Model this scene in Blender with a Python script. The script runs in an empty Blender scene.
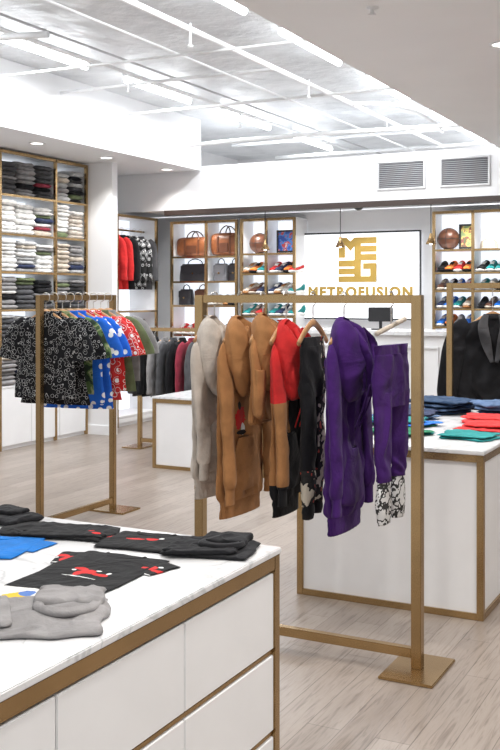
import bpy, math, random, bmesh
from mathutils import Vector, Matrix, noise
random.seed(7)
S=bpy.context.scene
S.view_settings.view_transform='Standard'
COL=S.collection
pi=math.pi

# ------------------------------------------------------------ materials
def nmat(name):
    m=bpy.data.materials.new(name); m.use_nodes=True
    nt=m.node_tree; b=nt.nodes['Principled BSDF']
    return m,nt,b
def noise_node(nt,scale,detail=3,coord='Object',stretch=None,dist=0):
    tc=nt.nodes.new('ShaderNodeTexCoord'); n=nt.nodes.new('ShaderNodeTexNoise')
    n.inputs['Scale'].default_value=scale; n.inputs['Detail'].default_value=detail
    n.inputs['Distortion'].default_value=dist
    if stretch:
        mp=nt.nodes.new('ShaderNodeMapping'); mp.inputs['Scale'].default_value=stretch
        nt.links.new(tc.outputs[coord],mp.inputs['Vector']); nt.links.new(mp.outputs[0],n.inputs['Vector'])
    else: nt.links.new(tc.outputs[coord],n.inputs['Vector'])
    return n
def ramp(nt,src,stops,interp='LINEAR'):
    r=nt.nodes.new('ShaderNodeValToRGB'); r.color_ramp.interpolation=interp
    el=r.color_ramp.elements
    el[0].position=stops[0][0]; el[0].color=(*stops[0][1],1)
    el[1].position=stops[-1][0]; el[1].color=(*stops[-1][1],1)
    for p,c in stops[1:-1]:
        e=el.new(p); e.color=(*c,1)
    nt.links.new(src,r.inputs[0]); return r
def bumpn(nt,b,src,strength,dist=.005,prev=None):
    u=nt.nodes.new('ShaderNodeBump'); u.inputs['Strength'].default_value=strength; u.inputs['Distance'].default_value=dist
    nt.links.new(src,u.inputs['Height']); nt.links.new(u.outputs[0],b.inputs['Normal'])
    if prev: nt.links.new(prev.outputs[0],u.inputs['Normal'])
    return u
def wrinkle(nt,b,fine=.25,scale=140,k=.45):
    n1=noise_node(nt,7,3,dist=1.2)
    u1=bumpn(nt,b,n1.outputs['Fac'],k,.03)
    n2=noise_node(nt,scale,3); bumpn(nt,b,n2.outputs['Fac'],fine,.004,u1)
def sc(c,k): return tuple(min(1,x*k) for x in c)
def simple(name,c,rough=.6,metal=0,var=.08,nscale=6,bump=.05,bscale=60):
    m,nt,b=nmat(name)
    n=noise_node(nt,nscale); r=ramp(nt,n.outputs['Fac'],[(.3,sc(c,1-var)),(.7,sc(c,1+var))])
    nt.links.new(r.outputs[0],b.inputs['Base Color'])
    b.inputs['Roughness'].default_value=rough; b.inputs['Metallic'].default_value=metal
    if bump:
        n2=noise_node(nt,bscale); bumpn(nt,b,n2.outputs['Fac'],bump)
    return m
def cloth(name,c,fuzz=.25,scale=140,blobs=None,axis='Z',var=.18,crease=.45):
    m,nt,b=nmat(name)
    n=noise_node(nt,14,4); r=ramp(nt,n.outputs['Fac'],[(.3,sc(c,1-var)),(.7,sc(c,1+var))])
    out=r.outputs[0]
    if blobs:
        tc=nt.nodes.new('ShaderNodeTexCoord'); nz=noise_node(nt,38,3)
        sep=nt.nodes.new('ShaderNodeSeparateXYZ'); nt.links.new(tc.outputs['Object'],sep.inputs[0])
        def math_(op,a,bv):
            q=nt.nodes.new('ShaderNodeMath'); q.operation=op
            for i,v in enumerate((a,bv)):
                if v is None: continue
                if isinstance(v,(int,float)): q.inputs[i].default_value=v
                else: nt.links.new(v,q.inputs[i])
            return q.outputs[0]
        for (cx,cz,rx,rz,colr) in blobs:
            dx=math_('DIVIDE',math_('SUBTRACT',sep.outputs['X'],cx),rx)
            dz=math_('DIVIDE',math_('SUBTRACT',sep.outputs[axis],cz),rz)
            d=math_('ADD',math_('MULTIPLY',dx,dx),math_('MULTIPLY',dz,dz))
            d=math_('ADD',d,math_('MULTIPLY',math_('SUBTRACT',nz.outputs['Fac'],.5),2.0))
            mask=math_('LESS_THAN',d,1.0)
            mx=nt.nodes.new('ShaderNodeMix'); mx.data_type='RGBA'
            nt.links.new(mask,mx.inputs[0]); nt.links.new(out,mx.inputs[6]); mx.inputs[7].default_value=(*colr,1)
            out=mx.outputs[2]
    nt.links.new(out,b.inputs['Base Color'])
    b.inputs['Roughness'].default_value=.92
    b.inputs['Sheen Weight'].default_value=.06
    b.inputs['Specular IOR Level'].default_value=.2
    wrinkle(nt,b,fuzz,scale,crease)
    return m
def vor_mat(name,bg,fg,scale,bands,rough=.9):
    m,nt,b=nmat(name)
    tc=nt.nodes.new('ShaderNodeTexCoord'); v=nt.nodes.new('ShaderNodeTexVoronoi'); v.inputs['Scale'].default_value=scale
    nt.links.new(tc.outputs['Object'],v.inputs['Vector'])
    st=[(p,fg if k else bg) for p,k in bands]
    r=ramp(nt,v.outputs['Distance'],st,'CONSTANT')
    nt.links.new(r.outputs[0],b.inputs['Base Color']); b.inputs['Roughness'].default_value=rough
    b.inputs['Specular IOR Level'].default_value=.2
    wrinkle(nt,b,.1)
    return m
def camo(name,cs,scale,cr_=True):
    m,nt,b=nmat(name); n=noise_node(nt,scale,2)
    k=len(cs); r=ramp(nt,n.outputs['Fac'],[(.36+.28*i/(k-1) if i else 0,c) for i,c in enumerate(cs)],'CONSTANT')
    nt.links.new(r.outputs[0],b.inputs['Base Color']); b.inputs['Roughness'].default_value=.9
    if cr_: wrinkle(nt,b)
    return m
def emis(name,c,s):
    m,nt,b=nmat(name)
    n=noise_node(nt,3); r=ramp(nt,n.outputs['Fac'],[(.3,sc(c,.98)),(.7,c)])
    nt.links.new(r.outputs[0],b.inputs['Emission Color']); b.inputs['Emission Strength'].default_value=s
    nt.links.new(r.outputs[0],b.inputs['Base Color'])
    return m

GOLD=simple('satin_brass',(.42,.285,.14),.26,.95,.10,4,.04,200)
STEEL=simple('steel',(.6,.58,.55),.3,.9)
WHITE=simple('white_paint',(.81,.81,.82),.55,0,.02,2,.04,30)
WHITE_LIFTED=simple('white_paint_brightened',(.91,.91,.91),.6,0,.015,2,.03,30)  # wall white lightened in colour, as the soffit underside gets only bounce light
def ceil_mat():
    m,nt,b=nmat('rough_ceiling_paint')
    n=noise_node(nt,1.8,10,dist=.6); r=ramp(nt,n.outputs['Fac'],[(.32,(.58,.60,.62)),(.48,(.72,.74,.76)),(.68,(.79,.81,.83))])
    nt.links.new(r.outputs[0],b.inputs['Base Color']); b.inputs['Roughness'].default_value=.35
    n2=noise_node(nt,4,9); bumpn(nt,b,n2.outputs['Fac'],.9,.05)
    return m
CEILM=ceil_mat()
LAM=simple('white_laminate',(.84,.84,.845),.35,0,.02,5,.02,80)
DARKTRIM=simple('dark_trim',(.04,.025,.02),.5)
BLACKP=simple('black_plastic',(.02,.02,.022),.35)
WOOD=simple('hanger_wood',(.50,.27,.12),.45,0,.2,30)
BACKP=emis('panel_added_glow',(.88,.93,1.0),.9)  # emission added to the shelf backs, stands in for shelf lighting
TUBE=emis('tube_glow',(.93,.97,1),9)
DOWN=emis('downlight_glow',(1,.97,.92),6)
def marble():
    m,nt,b=nmat('white_marble')
    n=noise_node(nt,2.4,9,dist=2.0)
    r=ramp(nt,n.outputs['Fac'],[(.28,(.66,.66,.67)),(.42,(.76,.76,.765)),(.475,(.72,.72,.73)),(.5,(.54,.55,.56)),(.525,(.74,.74,.75)),(.62,(.76,.76,.77)),(.78,(.62,.62,.63))])
    nt.links.new(r.outputs[0],b.inputs['Base Color']); b.inputs['Roughness'].default_value=.2
    return m
MARBLE=marble()
def floor_mat():
    m,nt,b=nmat('wood_plank_floor')
    tc=nt.nodes.new('ShaderNodeTexCoord'); mp=nt.nodes.new('ShaderNodeMapping'); mp.inputs['Rotation'].default_value=(0,0,pi/2)
    nt.links.new(tc.outputs['Object'],mp.inputs['Vector'])
    br=nt.nodes.new('ShaderNodeTexBrick'); nt.links.new(mp.outputs[0],br.inputs['Vector'])
    br.inputs['Color1'].default_value=(.265,.220,.188,1); br.inputs['Color2'].default_value=(.335,.285,.248,1); br.inputs['Mortar'].default_value=(.15,.12,.10,1)
    br.inputs['Scale'].default_value=1; br.inputs['Mortar Size'].default_value=.0016; br.inputs['Brick Width'].default_value=1.1; br.inputs['Row Height'].default_value=.125
    br.offset=.37; br.inputs['Bias'].default_value=0
    n=noise_node(nt,6,9,stretch=(12,.8,1),dist=1.0)
    r=ramp(nt,n.outputs['Fac'],[(.30,(.60,.57,.55)),(.46,(.92,.91,.90)),(.55,(1,1,1)),(.7,(.84,.825,.81))])
    mx=nt.nodes.new('ShaderNodeMix'); mx.data_type='RGBA'; mx.blend_type='MULTIPLY'; mx.inputs[0].default_value=1
    nt.links.new(br.outputs['Color'],mx.inputs[6]); nt.links.new(r.outputs[0],mx.inputs[7])
    nt.links.new(mx.outputs[2],b.inputs['Base Color']); b.inputs['Roughness'].default_value=.33
    return m
FLOOR=floor_mat()

C_CREAM=cloth('cream_fleece',(.55,.49,.43),.9,60)
C_BROWN=cloth('tan_fleece',(.38,.18,.07))
C_BROWNP=cloth('tan_fleece_print',(.38,.18,.07),blobs=[(-.045,-.36,.045,.05,(.62,.03,.03)),(-.02,-.41,.013,.025,(.8,.8,.8)),(-.06,-.31,.014,.016,(.02,.02,.02)),(-.03,-.425,.03,.010,(.02,.02,.02))])
C_RED=cloth('red_cloth',(.60,.03,.03)); C_BLACK=cloth('black_cloth',(.012,.012,.014))
C_PURPLE=cloth('purple_cloth',(.052,.013,.125)); C_NAVY=cloth('navy_cloth',(.03,.04,.09))
C_BLUE=cloth('blue_cloth',(.02,.16,.62)); C_GREY=cloth('grey_marl',(.27,.26,.26),.3,220)
C_TEAL=cloth('teal_cloth',(.02,.24,.24)); C_GREEN=cloth('green_cloth',(.02,.18,.09)); C_ORANGE=cloth('orange_cloth',(.75,.20,.04))
C_DENIM=cloth('denim',(.09,.15,.27),.5); C_DENIMD=cloth('dark_denim',(.03,.06,.12),.5)
C_WHITE=cloth('white_cloth',(.76,.75,.73)); C_BEIGE=cloth('beige_cloth',(.55,.48,.40)); C_DGREY=cloth('charcoal_cloth',(.08,.08,.085))
C_OLIVE=cloth('olive_cloth',(.13,.16,.08)); C_BURG=cloth('burgundy_cloth',(.25,.03,.05)); C_PINK=cloth('pink_cloth',(.7,.3,.3))
C_LGREY=cloth('light_grey_cloth',(.48,.48,.48)); C_JACK=cloth('black_jacket_cloth',(.014,.014,.016))
C_BAND=vor_mat('black_paisley',(.010,.010,.012),(.50,.50,.49),36,[(0,1),(.13,0),(.44,1),(.49,0),(.9,0)])
C_REDB=vor_mat('red_bandana',(.6,.03,.03),(.85,.8,.76),26,[(0,1),(.18,0),(.42,1),(.48,0),(.9,0)])
C_STAR=vor_mat('blue_star_print',(.02,.13,.60),(.88,.88,.88),17,[(0,1),(.30,0),(.5,0),(.9,0)])
C_DOTS=vor_mat('red_dot_print',(.62,.04,.04),(.88,.85,.83),20,[(0,1),(.30,0),(.46,1),(.5,0),(.9,0)])
C_SNOW=vor_mat('black_white_print',(.02,.02,.02),(.75,.75,.75),22,[(0,1),(.28,0),(.42,1),(.5,0),(.9,0)])
C_CAMO=camo('green_camouflage',[(.02,.04,.02),(.09,.16,.05),(.28,.32,.16),(.05,.10,.04)],16)
C_FLOR=camo('black_floral',[(.6,.55,.45),(.015,.015,.015),(.02,.02,.02),(.5,.08,.06)],24)
C_WBP=camo('white_black_graphic',[(.7,.7,.7),(.03,.03,.03),(.7,.7,.7),(.05,.05,.05)],26)
LEATHER=simple('brown_leather',(.21,.07,.025),.4,0,.25,12,.15,90)
LEATHERB=simple('black_leather',(.025,.025,.03),.4,0,.2,12,.15,90)
LEATHERD=simple('dark_brown_leather',(.11,.04,.02),.4,0,.2,12,.15,90)
LEATHERG=simple('grey_leather',(.22,.22,.24),.5)

# ------------------------------------------------------------ object helpers
def meta(o,label,cat,group=None):
    if label: o['label']=label
    if cat: o['category']=cat
    if group: o['group']=group
    return o
def root(name,loc,rot=0,label='',cat='',group=None):
    e=bpy.data.objects.new(name,None); e.empty_display_size=.05; e.location=loc; e.rotation_euler=(0,0,rot)
    COL.objects.link(e); return meta(e,label,cat,group)
def mesh(name,vf,mats,smooth=True):
    me=bpy.data.meshes.new(name); me.from_pydata(vf[0],[],vf[1])
    for m in (mats if isinstance(mats,(list,tuple)) else [mats]): me.materials.append(m)
    if len(vf)>2 and vf[2]:
        for p,i in zip(me.polygons,vf[2]): p.material_index=i
    me.update()
    bm=bmesh.new(); bm.from_mesh(me); bmesh.ops.recalc_face_normals(bm,faces=bm.faces); bm.to_mesh(me); bm.free()
    if smooth: me.polygons.foreach_set('use_smooth',[True]*len(me.polygons))
    return me
def put(name,me,parent=None,loc=(0,0,0),rot=(0,0,0)):
    o=bpy.data.objects.new(name,me); o.location=loc; o.rotation_euler=rot
    COL.objects.link(o)
    if parent: o.parent=parent
    return o
_bc={}
def boxmesh(sx,sy,sz,mat,bev):
    k=(round(sx,4),round(sy,4),round(sz,4),mat.name,bev)
    if k in _bc: return _bc[k]
    bm=bmesh.new(); bmesh.ops.create_cube(bm,size=1); bmesh.ops.scale(bm,vec=(sx,sy,sz),verts=bm.verts)
    if bev: bmesh.ops.bevel(bm,geom=list(bm.edges),offset=min(bev,min(sx,sy,sz)*.4),segments=2,affect='EDGES')
    me=bpy.data.meshes.new('box'); bm.to_mesh(me); bm.free(); me.materials.append(mat); _bc[k]=me; return me
def box(name,a,b,mat,parent=None,bev=.003,kind=None):
    c=[(a[i]+b[i])/2 for i in range(3)]; s=[abs(b[i]-a[i]) for i in range(3)]
    o=put(name,boxmesh(*s,mat,bev),parent,c)
    if kind: o['kind']=kind
    return o
def cr(p0,p1,p2,p3,t):
    return tuple(.5*((2*b)+(-a+c)*t+(2*a-5*b+4*c-d)*t*t+(-a+3*b-3*c+d)*t**3) for a,b,c,d in zip(p0,p1,p2,p3))
def resample(path,m):
    out=[];N=len(path)-1
    for j in range(m+1):
        s=j/m*N; i=min(int(s),N-1); t=s-i
        out.append(cr(path[max(i-1,0)],path[i],path[i+1],path[min(i+2,N)],t))
    return out
def ridge(q):
    n=noise.noise(q); return 1-2*math.sqrt(n*n*2.6+.012)*1.25   # soft rounded ridge
def tube(path,n=28,m=26,amp=0.,seed=0,k=(4,7,11),matfn=None,cap=True,base=(0,1,0),boxy=0,wr=0,freq=1.,slump=1.):
    rnd=random.Random(seed); ph=[rnd.uniform(0,6.28) for _ in range(6)]
    P=resample(path,m); V=[];F=[]
    B0=Vector(base)
    for j,p in enumerate(P):
        a=Vector(P[max(j-1,0)][:3]); b=Vector(P[min(j+1,m)][:3]); T=(b-a)
        if T.length<1e-6: T=Vector((0,0,-1))
        T.normalize(); N=B0.cross(T)
        if N.length<1e-4: N=Vector((1,0,0))
        N.normalize(); B=T.cross(N); s=j/m
        am=amp*(.25+.75*s); w2=wr*(.35+.65*min(1,s*1.6))
        for i in range(n):
            t=2*pi*i/n
            f=am*(.5*math.sin(k[0]*t+ph[0]+5*s)+.35*math.sin(k[1]*t+ph[1]-4*s)+.2*math.sin(k[2]*t+ph[2]+9*s))
            f+=am*.8*noise.noise(Vector((math.cos(t)*1.5+ph[3],math.sin(t)*1.5,s*5+ph[4])))
            c,q=math.cos(t),math.sin(t)
            c0,q0=c,q
            if boxy: 
                e=1-boxy*.5; c=math.copysign(abs(c)**e,c); q=math.copysign(abs(q)**e,q)
            v=Vector(p[:3])+N*p[3]*c*(1+f*.35)+B*(p[4]*q*(1+f*1.2)+f*p[4]*.9)
            if wr:
                sg_=1 if v.y<p[1] else -1
                # folds in garment space: drape from shoulders, slump diagonally toward the hem
                X=(v.x+.9*abs(v.z)*.18*math.sin(ph[0]+v.z*6))*freq; Z=v.z*freq
                wx=noise.noise(Vector((X*4+ph[1],Z*4,ph[2])))*.9
                g1=ridge(Vector((X*8+wx+ph[3],sg_*3.1+ph[4],Z*2.6+wx*1.2)))
                g2=ridge(Vector((X*5-Z*4+ph[5],sg_*2.3+ph[1],Z*6.5+X*5+wx)))
                g3=ridge(Vector((X*14+wx*2,sg_*1.3+ph[0],Z*11)))
                v+=(N*c0*.35+B*q0).normalized()*w2*(.85*g1+slump*(.5*g2+.22*g3))*(abs(q0)*.8+.2)
            V.append(v)
    for j in range(m):
        for i in range(n):
            F.append((j*n+i,j*n+(i+1)%n,(j+1)*n+(i+1)%n,(j+1)*n+i))
    if cap:
        V.append(Vector(P[0][:3])); V.append(Vector(P[-1][:3])+(Vector(P[-2][:3])-Vector(P[-1][:3]))*.6)
        a=len(V)-2
        for i in range(n):
            F.append((a,(i+1)%n,i)); F.append((a+1,m*n+i,m*n+(i+1)%n))
    idx=None
    if matfn:
        idx=[]
        for f in F:
            c=sum((V[q] for q in f),Vector())/len(f); idx.append(matfn(c))
    return [tuple(v) for v in V],F,idx
def wire(pts,r,n=8,m=None):
    return tube([(*p,r,r) for p in pts],n,m or max(8,len(pts)*4),base=(.123,.97,.2))
def join(*vfs):
    V=[];F=[];I=[]
    for vf in vfs:
        o=len(V); V+=list(vf[0]); F+=[tuple(q+o for q in f) for f in vf[1]]
        I+= (vf[2] if len(vf)>2 and vf[2] else [0]*len(vf[1]))
    return V,F,I
def ell(c,r,n=20,m=12):
    V=[];F=[]
    for j in range(m+1):
        f=pi*j/m
        for i in range(n):
            t=2*pi*i/n; d=Vector((math.sin(f)*math.cos(t),math.sin(f)*math.sin(t),math.cos(f)))
            V.append((c[0]+d.x*r[0],c[1]+d.y*r[1],c[2]+d.z*r[2]))
    for j in range(m):
        for i in range(n): F.append((j*n+i,j*n+(i+1)%n,(j+1)*n+(i+1)%n,(j+1)*n+i))
    return V,F
def slab(w,d,h,nx=12,ny=12,seed=0,amp=.0,fs=8,edge=.03):
    V=[];F=[];top={};bot={}
    for i in range(nx+1):
        for j in range(ny+1):
            u=-1+2*i/nx; v=-1+2*j/ny
            e=math.sqrt(max(0,(1-abs(u)**10)*(1-abs(v)**10)))
            q=noise.noise(Vector((u*1.7+seed*3.1,v*1.7-seed,seed)))*edge
            q2=noise.noise(Vector((u*1.7-seed*2.1,v*1.7+seed,seed+5)))*edge
            x=u*w/2*(1-.04*v*v*u*u)+q*w; y=v*d/2*(1-.04*v*v*u*u)+q2*d
            wx=x+.03*noise.noise(Vector((x*9,y*9,seed)));wy=y+.03*noise.noise(Vector((y*9,x*9,seed+3.)))
            nn=.7*noise.noise(Vector((x*fs*.6+seed,y*fs*.6,seed*2.)))+.45*max(0,1-4*abs(noise.noise(Vector((wx*fs,wy*fs+seed,3.)))))+.3*max(0,1-5*abs(noise.noise(Vector((wx*fs*2,wy*fs*1.6+seed,7.)))))
            zt=h*(.5+.5*e)+amp*nn*e
            top[i,j]=len(V); V.append((x,y,max(zt,h*.35)))
            if 0<i<nx and 0<j<ny: bot[i,j]=len(V); V.append((x,y,h*.5*(1-e)))
            else: bot[i,j]=top[i,j]
    for i in range(nx):
        for j in range(ny):
            F.append((top[i,j],top[i+1,j],top[i+1,j+1],top[i,j+1]))
            F.append((bot[i,j],bot[i,j+1],bot[i+1,j+1],bot[i+1,j]))
    return V,F
def lathe(prof,n=24):
    V=[];F=[]
    for (r,z) in prof:
        for i in range(n): V.append((r*math.cos(2*pi*i/n),r*math.sin(2*pi*i/n),z))
    for j in range(len(prof)-1):
        for i in range(n): F.append((j*n+i,j*n+(i+1)%n,(j+1)*n+(i+1)%n,(j+1)*n+i))
    return V,F

# ------------------------------------------------------------ room
YB=10.6; HI=3.5
box('floor',(-6.95,-1,-.1),(2.6,13.2,0),FLOOR,None,0,'structure')
box('ceiling',(-6.95,-1,HI),(2.6,13.2,HI+.1),CEILM,None,0,'structure')
box('wall_left',(-7.05,-1,0),(-6.95,13.2,HI),WHITE,None,0,'structure')
box('wall_right',(2.6,-1,0),(2.7,13.2,HI),WHITE,None,0,'structure')
box('wall_back',(-6.95,YB,0),(2.6,YB+.1,2.46),WHITE,None,0,'structure')
box('wall_far',(-6.95,13.1,2.4),(2.6,13.2,HI),WHITE,None,0,'structure')
box('ceiling_bulkhead_back',(-6.95,9.9,2.48),(2.6,YB+.1,2.97),WHITE,None,0,'structure')
box('ceiling_bulkhead_left',(-6.95,-1,2.92),(-5.72,9.88,HI-.002),WHITE,None,0,'structure')
box('ceiling_bulkhead_right',(-2.25,-1,2.9),(2.6,9.88,HI-.002),WHITE_LIFTED,None,0,'structure')
box('wall_partition',(-6.95,8.82,0),(-6.2,8.92,2.92),WHITE,None,0,'structure')
box('trim_1',(-6.2,9.86,2.42),(2.6,9.9,2.48),DARKTRIM,None,0,'structure')
box('baseboard_back',(-4.65,YB-.02,0),(-3.2,YB,.1),WHITE,None,0,'structure')
box('baseboard_left',(-6.95,8.8,0),(-6.18,8.82,.1),WHITE,None,0,'structure')

# vents
VD=simple('vent_dark',(.12,.12,.13),.6); VG=simple('vent_grey',(.33,.33,.34),.5); VF=simple('vent_frame',(.6,.6,.61),.5)
for (x0,x1) in ((-3.6,-3.08),(-2.93,-2.42)):
    v=root('air_vent',((x0+x1)/2,9.9,2.74),0,'grey metal louvred air return grille set in white bulkhead','air vent','bulkhead vents')
    w=(x1-x0)/2
    for a,b in (((-w,-.02,.13),(w,0,.15)),((-w,-.02,-.15),(w,0,-.13)),((-w,-.02,-.13),(-w+.02,0,.13)),((w-.02,-.02,-.13),(w,0,.13))):
        box('frame',a,b,VF,v,.002)
    box('backing',(-w+.02,-.004,-.13),(w-.02,-.001,.13),VD,v,0)
    sl=[]
    for i in range(13):
        z=-.12+i*.02
        sl.append(([( -w+.02,-.016,z),(w-.02,-.016,z),(w-.02,-.005,z+.01),(-w+.02,-.005,z+.01)],[(0,1,2,3)]))
    put('louvre',mesh('louvre',join(*sl),VG,False),v)

def tubelight(x,y,ln=1.15,z=3.43):
    r=root('tube_light',(x,y,z),0,'slim white fluorescent batten glowing on the slab ceiling','ceiling light','ceiling tube lights')
    box('housing',(-.025,0,.03),(.025,ln,.068),LAM,r)
    put('tube',mesh('tube',wire([(0,.02,0),(0,ln*.5,0),(0,ln-.02,0)],.028,10,6),TUBE),r)
    L=bpy.data.lights.new('tube_area','AREA'); L.shape='RECTANGLE'; L.size=.08; L.size_y=ln; L.energy=32; L.color=(.96,.98,1)
    lo=bpy.data.objects.new('tube_glow',L); lo.location=(0,ln/2,-.04); lo.parent=r; COL.objects.link(lo)
for y in (3.2,4.9,6.6,8.4,10.3,11.9): tubelight(-3.15,y)
for y in (4.0,5.75,7.45,9.25,11.1): tubelight(-5.1,y)
def downlight(x,y,z,e=14):
    r=root('recessed_light',(x,y,z+.004),0,'round recessed downlight with white rim, switched on','ceiling light','recessed downlights')
    put('rim',mesh('rim',lathe([(.075,0),(.078,-.01),(.06,-.012),(.055,0)]),LAM),r)
    put('lamp_disc',mesh('lamp',lathe([(.055,-.007),(.0001,-.007)]),DOWN),r)
    L=bpy.data.lights.new('spot','SPOT'); L.energy=e*3; L.spot_size=2.1; L.spot_blend=.6; L.shadow_soft_size=.06; L.color=(1,.97,.93)
    lo=bpy.data.objects.new('lamp_beam',L); lo.location=(0,0,-.03); lo.parent=r; COL.objects.link(lo)
for (x,y) in ((-6.05,7.4),(-6.05,8.5),(-6.0,9.6),(-6.05,6.0)): downlight(x,y,2.92,10)
for (x,y) in ((-1.0,3.4),(-.9,1.6),(-1.3,5.6),(-1.15,7.0)): downlight(x,y,2.9,34)
for (x,y) in ((.6,1.2),(.6,3.0),(.6,5.0)): downlight(x,y,2.9,36)  # unseen extra row, added to brighten the drawer fronts
for x in (-5.9,-5.2,-3.9,-2.8,-2.3): downlight(x,10.1,2.48,10)

PIPE=simple('pipe_white',(.86,.87,.88),.4)
PGREY=simple('conduit_grey',(.5,.5,.52),.5)
def pipe(pts,r,label='white painted conduit pipe running under the ceiling slab',mat=PIPE):
    p0=Vector(pts[0]); o=put('ceiling_pipe',mesh('pipe',wire([tuple(Vector(p)-p0) for p in pts],r,10,max(6,4*(len(pts)-1))),mat),None,p0)
    meta(o,label,'pipe','ceiling pipes')
pipe([(-3.5,0,3.32),(-3.5,4,3.32),(-3.5,8,3.32),(-3.5,12,3.32)],.022)
pipe([(-3.9,0,3.30),(-3.9,6,3.30),(-3.9,12.8,3.30)],.010)
pipe([(-4.75,2,3.36),(-4.75,6,3.36),(-4.75,12.8,3.36)],.014)
pipe([(-4.55,2,3.38),(-4.55,6,3.38),(-4.55,12.8,3.38)],.009,'thin grey conduit running under the ceiling slab',PGREY)
pipe([(-2.6,2,3.38),(-2.6,6,3.38),(-2.6,12.8,3.38)],.014)
pipe([(-5.7,9.35,3.12),(-4.5,9.35,3.14),(-3.0,9.35,3.12),(-2.4,9.35,3.12)],.022)
pipe([(-5.7,8.3,3.3),(-4.5,8.3,3.3),(-2.27,8.3,3.3)],.014)
pipe([(-5.7,5.2,3.3),(-5.2,5.3,3.3),(-4.4,5.5,3.3)],.024)
pipe([(-5.7,7.3,3.34),(-4.2,7.3,3.34),(-3.5,7.3,3.33)],.014)
pipe([(-5.7,6.3,3.28),(-4.2,6.35,3.28),(-2.27,6.4,3.28)],.010)
pipe([(-5.7,10.6,3.3),(-4.2,10.6,3.3),(-2.0,10.6,3.3)],.018)
pipe([(-5.7,11.8,3.3),(-4.2,11.8,3.3),(-2.0,11.8,3.3)],.022)
pipe([(-3.5,8.9,3.32),(-3.1,9.1,3.3),(-2.9,9.6,3.2),(-2.9,9.88,3.15)],.018)
for x,y in ((-3.5,5.9),(-3.5,7.9),(-3.5,9.9),(-4.75,7.0),(-4.75,9.0)):
    o=put('fire_sprinkler',mesh('drop',lathe([(.008,.16),(.008,.01),(.02,.008),(.02,0),(.0001,0)],12),PIPE),None,(x,y,3.2)); meta(o,'small white sprinkler drop under a ceiling pipe','sprinkler','sprinkler drops')
def sprink(x,y,z):
    r=root('fire_sprinkler',(x,y,z+.004),0,'small white fire sprinkler under the ceiling','sprinkler')
    put('stem',mesh('stem',lathe([(.03,0),(.03,-.01),(.010,-.012),(.010,-.035),(.0001,-.035)]),LAM),r)
    put('deflector',mesh('defl',lathe([(.0001,-.038),(.02,-.038),(.02,-.041),(.0001,-.041)]),LAM),r)
sprink(-1.7,4.6,2.9)
c=root('security_camera',(-3.85,10.0,2.484),0,'small black dome security camera on the bulkhead underside','camera')
put('base',mesh('cb',lathe([(.07,0),(.07,-.03),(.0001,-.03)]),LAM),c); put('dome',mesh('cd',ell((0,0,-.03),(.055,.055,.055)),BLACKP),c)

for (x,z) in ((-4.95,1.98),(-4.05,1.99),(-3.05,2.0)):
    p=root('pendant_lamp',(x,9.98,2.483),0,'small bronze cone pendant lamp on a thin black cord','pendant lamp','cone pendants')
    put('cord',mesh('cord',wire([(0,0,0),(0,0,(z-2.46)*.5),(0,0,z-2.46+.08)],.005,6),BLACKP),p)
    put('lamp_shade',mesh('shade',lathe([(.012,z-2.46+.11),(.018,z-2.46+.08),(.055,z-2.46),(.05,z-2.46),(.012,z-2.46+.07)]),GOLD),p)
    put('bulb',mesh('bulb',ell((0,0,z-2.46+.015),(.022,.022,.022)),DOWN),p)

# ------------------------------------------------------------ tables
def table(x0,x1,y0,y1,h,label,cols=0,rows=3,rail=.035):
    r=root('display_table',(x0,y0,0),0,label,'display table'); w=x1-x0; d=y1-y0
    box('table_top',(-.004,-.004,h-.018),(w+.004,d+.004,h),MARBLE,r,.003)
    p=.032
    for (a,b) in ((0,0),(w-p,0),(0,d-p),(w-p,d-p)): box('post',(a,b,0),(a+p,b+p,h-.018),GOLD,r,.002)
    for z0,z1 in ((0,.03),(h-.018-rail,h-.018)):
        box('rail',(p,0,z0),(w-p,.03,z1),GOLD,r,.002); box('rail',(p,d-.03,z0),(w-p,d,z1),GOLD,r,.002)
        box('rail',(0,p,z0),(.03,d-p,z1),GOLD,r,.002); box('rail',(w-.03,p,z0),(w,d-p,z1),GOLD,r,.002)
    t=h-.018-rail
    box('panel',(p,.012,.03),(w-p,.03,t),LAM,r,.001); box('panel',(p,d-.03,.03),(w-p,d-.012,t),LAM,r,.001)
    box('panel',(.012,p,.03),(.03,d-p,t),LAM,r,.001)
    if cols:
        box('carcass',(w-.06,p,.03),(w-.028,d-p,t),DARKTRIM,r,.001)
        cw=(d-2*p)/cols; rh=(t-.03)/rows
        for j in range(1,rows): box('rail',(w-.028,p,.03+j*rh-.007),(w-.008,d-p,.03+j*rh+.007),GOLD,r,.002)
        for i in range(cols):
            for j in range(rows):
                box('drawer',(w-.03,p+i*cw+.002,.03+j*rh+.009),(w-.004,p+(i+1)*cw-.002,.03+(j+1)*rh-.009),LAM,r,.002)
    else: box('panel',(w-.03,p,.03),(w-.012,d-p,t),LAM,r,.001)
    return r
table(-2.7,-1.232,1.05,2.579,.78,'white drawer island with marble top and bronze frame',3,3,.04)
table(-2.09,-1.149,4.57,6.2,.78,'white panelled island with bronze frame and folded jeans on top')
table(-4.73,-3.65,7.33,8.1,.62,'low white display plinth with bronze frame edges')

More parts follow.
